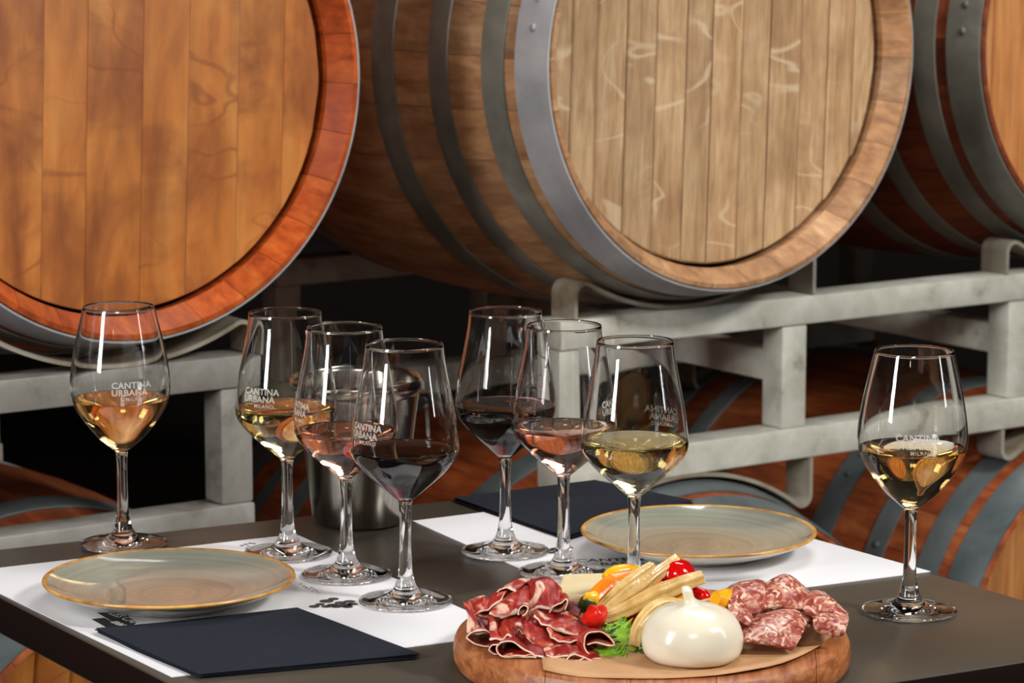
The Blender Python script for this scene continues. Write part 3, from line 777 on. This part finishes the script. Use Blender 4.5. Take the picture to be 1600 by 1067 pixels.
ham('large ham slice curling into an open roll beside the lettuce', [
    (2.248, z5([(560, 900), (480, 850), (440, 780), (445, 700), (480, 650), (560, 620), (650, 630), (720, 680), (790, 770), (700, 760), (640, 745), (560, 740), (480, 760)])),
    (2.270, z5([(470, 880), (380, 830), (330, 760), (340, 690), (380, 640), (460, 605), (560, 590), (650, 620), (720, 690), (650, 690), (590, 690), (500, 690), (420, 710)])),
    (2.290, z5([(330, 850), (230, 790), (170, 730), (180, 680), (230, 640), (330, 600), (430, 580), (530, 590), (600, 640), (540, 640), (470, 640), (390, 650), (300, 670)]))])
ham('ham slice lying low along the front of the heap', [
    (2.244, z4([(430, 880), (600, 860), (760, 870), (900, 895), (1050, 930), (1180, 945), (1290, 960)])),
    (2.262, z4([(480, 800), (620, 760), (740, 740), (880, 780), (1010, 820), (1130, 850), (1260, 870)])),
    (2.285, z4([(500, 700), (620, 660), (740, 660), (870, 690), (1010, 740), (1130, 780), (1250, 800)]))], wob=.0018)
ham('upright ham fold with broad white fat streak at the front centre', [
    (2.262, z4([(690, 690), (740, 740), (800, 790), (860, 800), (950, 770), (1060, 810)])),
    (2.266, z4([(640, 600), (720, 600), (800, 600), (880, 650), (960, 720), (1070, 770)])),
    (2.276, z4([(640, 520), (700, 490), (780, 520), (850, 550), (920, 620), (1000, 700)])),
    (2.300, z4([(660, 500), (720, 480), (790, 500), (870, 540), (940, 600), (1020, 680)]))], wob=.002)
ham('ham slice hanging in two upright ruffles below the top folds', [
    (2.262, z4([(290, 700), (390, 700), (440, 700), (480, 650), (560, 700), (660, 760), (790, 830)])),
    (2.272, z4([(290, 590), (350, 600), (400, 640), (450, 560), (530, 600), (620, 680), (760, 760)])),
    (2.280, z4([(300, 500), (350, 470), (400, 530), (440, 500), (520, 460), (590, 460), (640, 560)])),
    (2.300, z4([(300, 460), (360, 450), (410, 480), (450, 470), (530, 440), (600, 440), (640, 500)]))], wob=.0022)
ham('ham slice bent over the left rim of the heap with pale edge', [
    (2.278, z4([(75, 620), (140, 640), (220, 640), (290, 620), (330, 560)])),
    (2.285, z4([(60, 450), (120, 480), (180, 530), (260, 570), (340, 580)])),
    (2.300, z4([(25, 310), (100, 340), (140, 430), (230, 470), (330, 470)])),
    (2.325, z4([(60, 300), (150, 260), (230, 250), (300, 270), (370, 320)]))], wob=.0015)
ham('ham slice arched up at the back left of the heap', [
    (2.300, z4([(140, 440), (220, 400), (290, 380), (350, 340), (430, 300)])),
    (2.312, z4([(120, 350), (210, 270), (310, 280), (350, 230), (470, 190)])),
    (2.335, z4([(150, 300), (250, 270), (330, 240), (400, 180), (520, 150)])),
    (2.350, z4([(180, 330), (270, 310), (350, 290), (430, 230), (550, 200)]))], wob=.0015)
ham('ham slice folded over in the middle with warm orange sheen', [
    (2.276, z4([(290, 430), (360, 450), (440, 470), (530, 440), (620, 430), (660, 450)])),
    (2.280, z4([(320, 390), (400, 340), (500, 330), (590, 340), (660, 350), (690, 390)])),
    (2.305, z4([(400, 300), (480, 250), (560, 210), (640, 180), (700, 190), (720, 260)])),
    (2.345, z4([(500, 180), (570, 130), (650, 110), (740, 90), (800, 110), (790, 190)]))], wob=.0014)
ham('tall ham fold standing at the top right of the heap', [
    (2.290, z4([(640, 460), (700, 420), (760, 380), (870, 370), (960, 400), (1040, 390), (1110, 300)])),
    (2.300, z4([(680, 280), (730, 260), (800, 230), (880, 230), (960, 260), (1020, 280), (1070, 250)])),
    (2.315, z4([(720, 120), (780, 80), (850, 60), (930, 80), (990, 110), (1020, 150), (1050, 170)])),
    (2.345, z4([(560, 110), (700, 80), (800, 60), (880, 60), (950, 80), (1010, 130), (1050, 180)]))], wob=.0012)
ham('ham slice with thick white fat lying across the right of the heap', [
    (2.268, z4([(760, 450), (830, 520), (920, 560), (1020, 620), (1120, 640), (1250, 640), (1380, 640)])),
    (2.276, z4([(770, 400), (850, 470), (950, 490), (1050, 480), (1150, 530), (1280, 580), (1400, 610)])),
    (2.300, z4([(790, 380), (870, 390), (960, 400), (1080, 400), (1180, 450), (1290, 520), (1420, 590)])),
    (2.330, z4([(830, 400), (900, 380), (990, 370), (1100, 370), (1200, 410), (1310, 480), (1440, 560)]))], wob=.0022)
ham('ham slice dipping in a deep red hollow between the right folds', [
    (2.262, z4([(900, 560), (940, 660), (1030, 720), (1150, 720), (1250, 700)])),
    (2.272, z4([(930, 540), (1000, 610), (1090, 650), (1200, 640), (1300, 640)])),
    (2.300, z4([(960, 500), (1040, 560), (1120, 590), (1220, 590), (1320, 600)]))], wob=.0016)

ham('crumpled ham ruffle filling the middle of the heap', [
    (2.272, z4([(560, 640), (600, 600), (640, 650), (680, 590), (720, 640), (770, 580), (820, 620)])),
    (2.276, z4([(570, 520), (610, 470), (660, 520), (700, 460), (740, 510), (790, 450), (830, 500)])),
    (2.300, z4([(600, 470), (640, 430), (690, 470), (730, 420), (770, 460), (810, 410), (850, 450)]))], wob=.002)
ham('thin ham ribbon with white edge curling at the centre of the heap', [
    (2.268, z4([(600, 450), (620, 380), (670, 345), (705, 365), (690, 420), (640, 460)])),
    (2.285, z4([(590, 420), (610, 350), (660, 310), (705, 330), (690, 380), (640, 420)])),
    (2.305, z4([(590, 380), (610, 310), (660, 270), (705, 290), (690, 340), (640, 370)]))])
ham('ham slice folded at the back left with orange fat rim', [
    (2.312, z4([(330, 300), (350, 240), (420, 190), (500, 165), (560, 200)])),
    (2.330, z4([(360, 220), (430, 170), (500, 120), (600, 90), (700, 80)])),
    (2.352, z4([(400, 210), (470, 150), (540, 100), (640, 75), (740, 70)]))], wob=.0018)
ham('small ham curl with white fat at the right of the heap by the radicchio', [
    (2.285, z5([(60, 400), (120, 330), (180, 300), (250, 260), (270, 300), (240, 370)])),
    (2.300, z5([(70, 330), (130, 280), (190, 250), (240, 230), (265, 260), (250, 320)])),
    (2.322, z5([(100, 290), (150, 240), (200, 210), (240, 200), (260, 230), (250, 280)]))], wob=.0015)
ham('ham slice spilling low towards the ham roll at the front right', [
    (2.242, z5([(20, 900), (120, 900), (250, 880), (380, 900), (520, 930), (640, 920)])),
    (2.254, z5([(0, 820), (120, 800), (240, 780), (360, 800), (480, 830), (600, 860)])),
    (2.275, z5([(0, 740), (120, 720), (240, 700), (360, 720), (470, 760), (570, 800)]))], wob=.0018)
SAL = []
def z8(pts): return [(1100 + x / 6.029, 890 + y / 6.029) for x, y in pts]
def sal(label, curves, **kw):
    kw.setdefault('wob', .0012)
    o = loft('salami_slice', curves, M['salami'], thick=.0022, seed=50 + len(SAL) * 2.3, **kw); SAL.append(o)
    tag(o, label, 'salami', 'coarse salami slices folded on the right of the board')
sal('salami slice arched at the back left, behind the yellow pepper', [
    (2.298, z8([(230, 400), (300, 430), (400, 460), (520, 440), (640, 400)])),
    (2.305, z8([(220, 260), (310, 240), (420, 230), (540, 230), (640, 260)])),
    (2.330, z8([(190, 200), (290, 140), (400, 115), (520, 110), (620, 150)])),
    (2.360, z8([(210, 200), (300, 160), (410, 140), (520, 140), (610, 180)]))])
sal('salami slice folded into the tallest peak of the pile', [
    (2.292, z8([(430, 420), (560, 380), (700, 350), (840, 370), (930, 370)])),
    (2.302, z8([(560, 280), (640, 240), (740, 230), (850, 250), (940, 290)])),
    (2.322, z8([(600, 130), (680, 80), (760, 55), (830, 80), (900, 150), (990, 220)])),
    (2.352, z8([(610, 160), (690, 110), (770, 90), (840, 110), (920, 180), (990, 240)]))])
sal('salami slice domed at the back right of the pile', [
    (2.288, z8([(950, 420), (1040, 430), (1140, 420), (1240, 430), (1330, 450)])),
    (2.296, z8([(930, 330), (1020, 290), (1120, 280), (1220, 320), (1350, 430)])),
    (2.320, z8([(960, 240), (1040, 205), (1110, 220), (1190, 280), (1300, 380)])),
    (2.350, z8([(970, 250), (1040, 225), (1110, 240), (1190, 300), (1280, 380)]))])
sal('salami slice curled at the far right edge of the board', [
    (2.270, z8([(1040, 560), (1120, 600), (1200, 625), (1290, 630), (1335, 600)])),
    (2.272, z8([(1030, 500), (1110, 490), (1190, 500), (1270, 530), (1345, 540)])),
    (2.285, z8([(1040, 450), (1110, 420), (1190, 425), (1270, 440), (1355, 460)])),
    (2.310, z8([(1060, 440), (1130, 410), (1200, 410), (1280, 420), (1340, 430)]))])
sal('broad salami slice draped at the front centre of the pile', [
    (2.250, z8([(350, 680), (450, 690), (560, 705), (680, 725), (830, 750)])),
    (2.258, z8([(390, 610), (520, 600), (640, 610), (770, 640), (900, 670)])),
    (2.280, z8([(430, 500), (550, 460), (680, 440), (820, 440), (960, 540)])),
    (2.300, z8([(520, 440), (620, 400), (740, 370), (880, 370), (1020, 460)])),
    (2.320, z8([(560, 430), (650, 400), (760, 370), (880, 380), (1030, 540)]))])
sal('small salami fold standing up beside the burrata', [
    (2.262, z8([(205, 400), (260, 460), (330, 490), (420, 520), (450, 500)])),
    (2.268, z8([(250, 350), (310, 380), (370, 410), (420, 440), (455, 480)])),
    (2.282, z8([(290, 290), (330, 275), (370, 310), (420, 380), (458, 480)]))])
sal('salami slice lying low behind the burrata', [
    (2.258, z8([(300, 640), (330, 680), (370, 690), (420, 640)])),
    (2.266, z8([(200, 500), (270, 520), (340, 560), (430, 540)])),
    (2.282, z8([(60, 400), (150, 400), (250, 430), (400, 500)])),
    (2.300, z8([(90, 340), (170, 360), (260, 400), (380, 460)]))])

# burrata
bprof = [(0, 0), (.022, .0), (.032, .0015), (.0375, .007), (.0390, .014), (.0385, .021), (.0355, .029), (.0300, .0355), (.0220, .0405), (.0140, .0430), (.0098, .0438), (.0072, .0448),
         (.0052, .0470), (.0045, .0500), (.0046, .0530), (.0048, .0555), (.0036, .0578), (0, .0584)]
me = lathe('burrata', sample_prof(bprof, 44)[:-1] + [(0, .0584)], 72)
for v in me.vertices:
    k = max(0, (v.co.z - .040)) / .02; n_ = noise.noise_vector(v.co * 55) * (.0008 + .0016 * min(k, 1)); v.co += n_
    a = math.atan2(v.co.y, v.co.x)
    if .028 < v.co.z < .05: v.co.z += .0004 * math.sin(a * 5) * (1 - abs(v.co.z - .040) / .012) if abs(v.co.z - .040) < .012 else 0
    if v.co.z > .042: v.co.x -= (v.co.z - .042) * .35
    v.co.z = max(v.co.z, 0)
o = link('burrata', me, M['burrata']); bp = onz(1081, 1032, BZ); o.location = (bp.x, bp.y, BZ + .0012)
tag(o, 'glossy white burrata cheese ball with a twisted knot on top', 'cheese')

# cheese wedge
wp = [ony(*q) for q in ((866, 948, 2.345), (960, 940, 2.345), (968, 930, 2.42), (880, 930, 2.42))]
def wedge():
    A, B_, C_, D = [Vector((p.x, p.y, BZ + .0008)) for p in wp]; h = .0255
    top = [A + Vector((.001, .002, h * .86)), B_ + Vector((0, .002, h)), C_ + Vector((0, 0, h)), D + Vector((0, 0, h * .95))]
    c = (A + B_ + C_ + D) / 4; vs = [p - c for p in (A, B_, C_, D, *top)]
    me = mesh('cheese_wedge', vs, [(3, 2, 1, 0), (4, 5, 6, 7), (0, 1, 5, 4), (1, 2, 6, 5), (2, 3, 7, 6), (3, 0, 4, 7)], False)
    bm = bmesh.new(); bm.from_mesh(me); bmesh.ops.bevel(bm, geom=bm.edges[:], offset=.0012, segments=2, affect='EDGES'); bm.to_mesh(me); bm.free(); me.shade_smooth(); me.set_sharp_from_angle(angle=.5)
    o = link('cheese_wedge', me, M['cheese']); o.location = c; return o
tag(wedge(), 'pale yellow cheese wedge behind the ham and orange pepper', 'cheese')

def sweep(name, pts, mat, flat=1.0, n=26, k=12, seed=0, flute=0.0, rot=0.0, parent=None):
    """pts: (px, py, Y, radius m); an elliptical rod, flat = thickness / width"""
    C = [ony(x, y, Y) for x, y, Y, r in pts]; rs = crom([Vector((p[3], 0, 0)) for p in pts], n); C = crom(C, n)
    ctr = sum(C, Vector()) / n; vs = []; fs = []
    for i in range(n):
        t = (C[min(i + 1, n - 1)] - C[max(i - 1, 0)]).normalized(); sd = t.cross(Vector((0, -1, .2))).normalized(); up = t.cross(sd).normalized()
        c_, s_ = math.cos(rot), math.sin(rot); sd, up = sd * c_ + up * s_, up * c_ - sd * s_
        r = rs[i].x
        for j in range(k):
            a = 2 * PI * j / k; rr = r * (1 + flute * math.cos(a * 5 + seed))
            q = C[i] + sd * math.cos(a) * rr + up * math.sin(a) * rr * flat + noise.noise_vector(C[i] * 60 + Vector((seed, j * .1, 0))) * .0006
            q.z = max(q.z, BZ + .0008); vs.append(q - ctr)
    for i in range(n - 1):
        for j in range(k): j2 = (j + 1) % k; fs.append((i * k + j, i * k + j2, (i + 1) * k + j2, (i + 1) * k + j))
    fs.append(tuple(range(k))[::-1]); fs.append(tuple(range((n - 1) * k, n * k)))
    o = link(name, mesh(name, vs, fs, True, .9), mat); o.location = ctr; return o
Z = lambda x, y: (860 + x / 5.333, 860 + y / 5.333)
def vg(name, label, cat, pts, mat, group=None, **kw):
    o = sweep(name, [(*Z(x, y), Y, r) for x, y, Y, r in pts], mat, **kw); return tag(o, label, cat, group)
FG = 'pale pickled fennel strips piled on the board'
vg('fennel_strip', 'pale fennel strip pointing up highest, with cut tip over the right plate', 'vegetable', [(450, 520, 2.30, .0045), (600, 400, 2.31, .0062), (760, 290, 2.32, .0062), (900, 180, 2.33, .005), (1060, 60, 2.345, .0038)], M['onion'], FG, flat=.42, flute=.2, k=30)
vg('fennel_strip', 'pale fennel strip with ragged cut tip, left of the tallest one', 'vegetable', [(420, 490, 2.305, .004), (560, 360, 2.315, .0058), (700, 250, 2.325, .0055), (860, 130, 2.34, .0042)], M['onion'], FG, flat=.42, flute=.2, k=30, seed=4)
vg('fennel_strip', 'pale fennel strip reaching right below the red tomato', 'vegetable', [(440, 560, 2.29, .0045), (620, 500, 2.292, .0065), (840, 390, 2.30, .0062), (1050, 300, 2.31, .0058), (1275, 220, 2.32, .0050)], M['onion'], FG, flat=.425, flute=.2, k=30, seed=9)
vg('fennel_strip', 'pale fennel strip arched down beside the burrata', 'vegetable', [(1100, 455, 2.30, .0045), (960, 450, 2.295, .0055), (830, 520, 2.285, .0055), (740, 640, 2.275, .0052), (705, 800, 2.265, .0042)], M['onion'], FG, flat=.6, flute=.2, k=30, seed=12)
vg('fennel_strip', 'short fennel piece behind the knot of the burrata', 'vegetable', [(1240, 470, 2.305, .0045), (1310, 450, 2.31, .005), (1370, 425, 2.315, .004)], M['onion'], FG, flat=.6, seed=15)
vg('orange_pepper_strip', 'long orange pepper strip lying in front of the cheese wedge', 'vegetable', [(350, 450, 2.315, .008), (450, 370, 2.325, .0125), (580, 310, 2.335, .0130), (720, 250, 2.345, .0095)], M['orange'], flat=.5, flute=.06, seed=2)
vg('yellow_pepper_strip', 'yellow pepper strip highest at the back behind the fennel', 'vegetable', [(480, 260, 2.345, .007), (530, 215, 2.35, .0095), (620, 205, 2.355, .0095), (730, 215, 2.36, .008)], M['yellow'], flat=.6, seed=3)
vg('orange_pepper_piece', 'orange pepper piece between the crossing fennel strips', 'vegetable', [(770, 370, 2.325, .006), (860, 330, 2.33, .0095), (960, 310, 2.34, .0085), (1010, 310, 2.345, .006)], M['orange'], flat=.6, seed=5)
vg('yellow_pepper_piece', 'amber pepper piece left of the burrata knot', 'vegetable', [(1000, 400, 2.315, .005), (1090, 380, 2.32, .0085), (1160, 370, 2.325, .006)], M['yellow'], flat=.7, seed=6)
vg('yellow_pepper_cube', 'yellow pepper chunk beside the salami', 'vegetable', [(1375, 400, 2.30, .0065), (1430, 410, 2.305, .0085), (1500, 400, 2.315, .0075)], M['yellow'], flat=.9, seed=7)
vg('red_pepper_strip', 'red pepper strip curling over the ham beneath the fennel', 'vegetable', [(285, 570, 2.28, .004), (350, 560, 2.285, .0095), (410, 520, 2.29, .008), (435, 480, 2.295, .004)], M['redp'], flat=.8, seed=8)
vg('red_pepper_strip', 'red pepper strip in the shade under the long fennel', 'vegetable', [(640, 590, 2.30, .005), (740, 530, 2.305, .007), (860, 450, 2.315, .006), (960, 420, 2.32, .004)], M['redp'], flat=.7, seed=10)
vg('red_pepper_strip', 'glossy curved red pepper strip right of the burrata knot', 'vegetable', [(1150, 340, 2.325, .0035), (1220, 350, 2.322, .005), (1280, 390, 2.32, .0052), (1290, 440, 2.318, .0042)], M['tomato'], flat=.8, seed=11)
zc = vg('zucchini_slice', 'zucchini slice with dark green skin left of the orange pepper', 'vegetable', [(265, 425, 2.30, .0055), (300, 440, 2.302, .008), (345, 470, 2.305, .0065)], M['zucc_skin'], flat=.8, seed=13)
fl = sweep('flesh', [(*Z(x, y), Y, r) for x, y, Y, r in [(285, 380, 2.300, .003), (330, 395, 2.302, .0062), (380, 405, 2.306, .005)]], M['yellow'], flat=.7, seed=14)
fl.parent = zc; fl.location = fl.location - zc.location
vg('radicchio_piece', 'purple and white radicchio piece between ham and zucchini', 'vegetable', [(140, 440, 2.31, .003), (190, 480, 2.305, .006), (250, 520, 2.30, .003)], M['radish'], flat=.7, seed=16)
# tomato
tc_ = ony(*Z(1045, 222), 2.345)
me = lathe('cherry_tomato', [(0, -.0155), (.008, -.0145), (.0140, -.009), (.0165, -.001), (.0150, .007), (.0105, .0125), (.005, .0146), (0, .0142)], 32)
o = link('cherry_tomato', me, M['tomato']); o.location = tc_; tag(o, 'shiny red cherry tomato at the back of the vegetables', 'tomato')

# lettuce
def leaf(label, pts, w, mat, seed, ruff=.006, cup=.3):
    """pts: spine (px,py,Y); frilled sheet"""
    n, m = 40, 17; C = crom([ony(*Z(x, y), Y) for x, y, Y in pts], n); ctr = sum(C, Vector()) / n; vs = []; fs = []
    for i in range(n):
        t = (C[min(i + 1, n - 1)] - C[max(i - 1, 0)]).normalized(); sd = t.cross(Vector((0, -.7, .7))).normalized(); nm = t.cross(sd)
        f = i / (n - 1); wd = w * (math.sin(PI * min(1, .12 + f * .8)) ** .6)
        for j in range(m):
            s = j / (m - 1) * 2 - 1; e = abs(s) ** 2.2
            q = C[i] + sd * s * wd + nm * (cup * wd * s * s) + nm * ruff * e * math.sin(i * .95 + seed + (2 if s > 0 else 0)) + noise.noise_vector(Vector((i * .35, j * .5, seed))) * ruff * .35 * (.3 + e)
            q += sd * s * ruff * .4 * e * math.sin(i * 2.1 + seed)
            q.z = max(q.z, BZ + .0008); vs.append(q - ctr)
    for i in range(n - 1):
        for j in range(m - 1): a = i * m + j; fs.append((a, a + 1, a + m + 1, a + m))
    me = bpy.data.meshes.new('lettuce_leaf'); me.from_pydata([tuple(v) for v in vs], [], fs); me.shade_smooth()
    o = link('lettuce_leaf', me, mat); o.location = ctr; s = o.modifiers.new('thick', 'SOLIDIFY'); s.thickness = .0006
    return tag(o, label, 'lettuce')
leaf('bright green frilly lettuce tip at the front, beside the ham roll', [(450, 790, 2.262), (500, 850, 2.252), (560, 900, 2.246), (610, 925, 2.243)], .0105, M['lettuce'], 1, .0045, .1)
leaf('green lettuce leaf standing between the ham roll and the arched fennel', [(530, 600, 2.285), (590, 680, 2.275), (630, 770, 2.268), (660, 880, 2.262)], .0135, M['lettuce'], 3, .0045, .1)
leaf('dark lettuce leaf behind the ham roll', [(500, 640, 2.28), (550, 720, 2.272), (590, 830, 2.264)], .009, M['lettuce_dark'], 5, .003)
leaf('green lettuce leaf under the red pepper strip', [(540, 590, 2.295), (640, 590, 2.30), (720, 610, 2.305)], .0125, M['lettuce'], 7, .004)
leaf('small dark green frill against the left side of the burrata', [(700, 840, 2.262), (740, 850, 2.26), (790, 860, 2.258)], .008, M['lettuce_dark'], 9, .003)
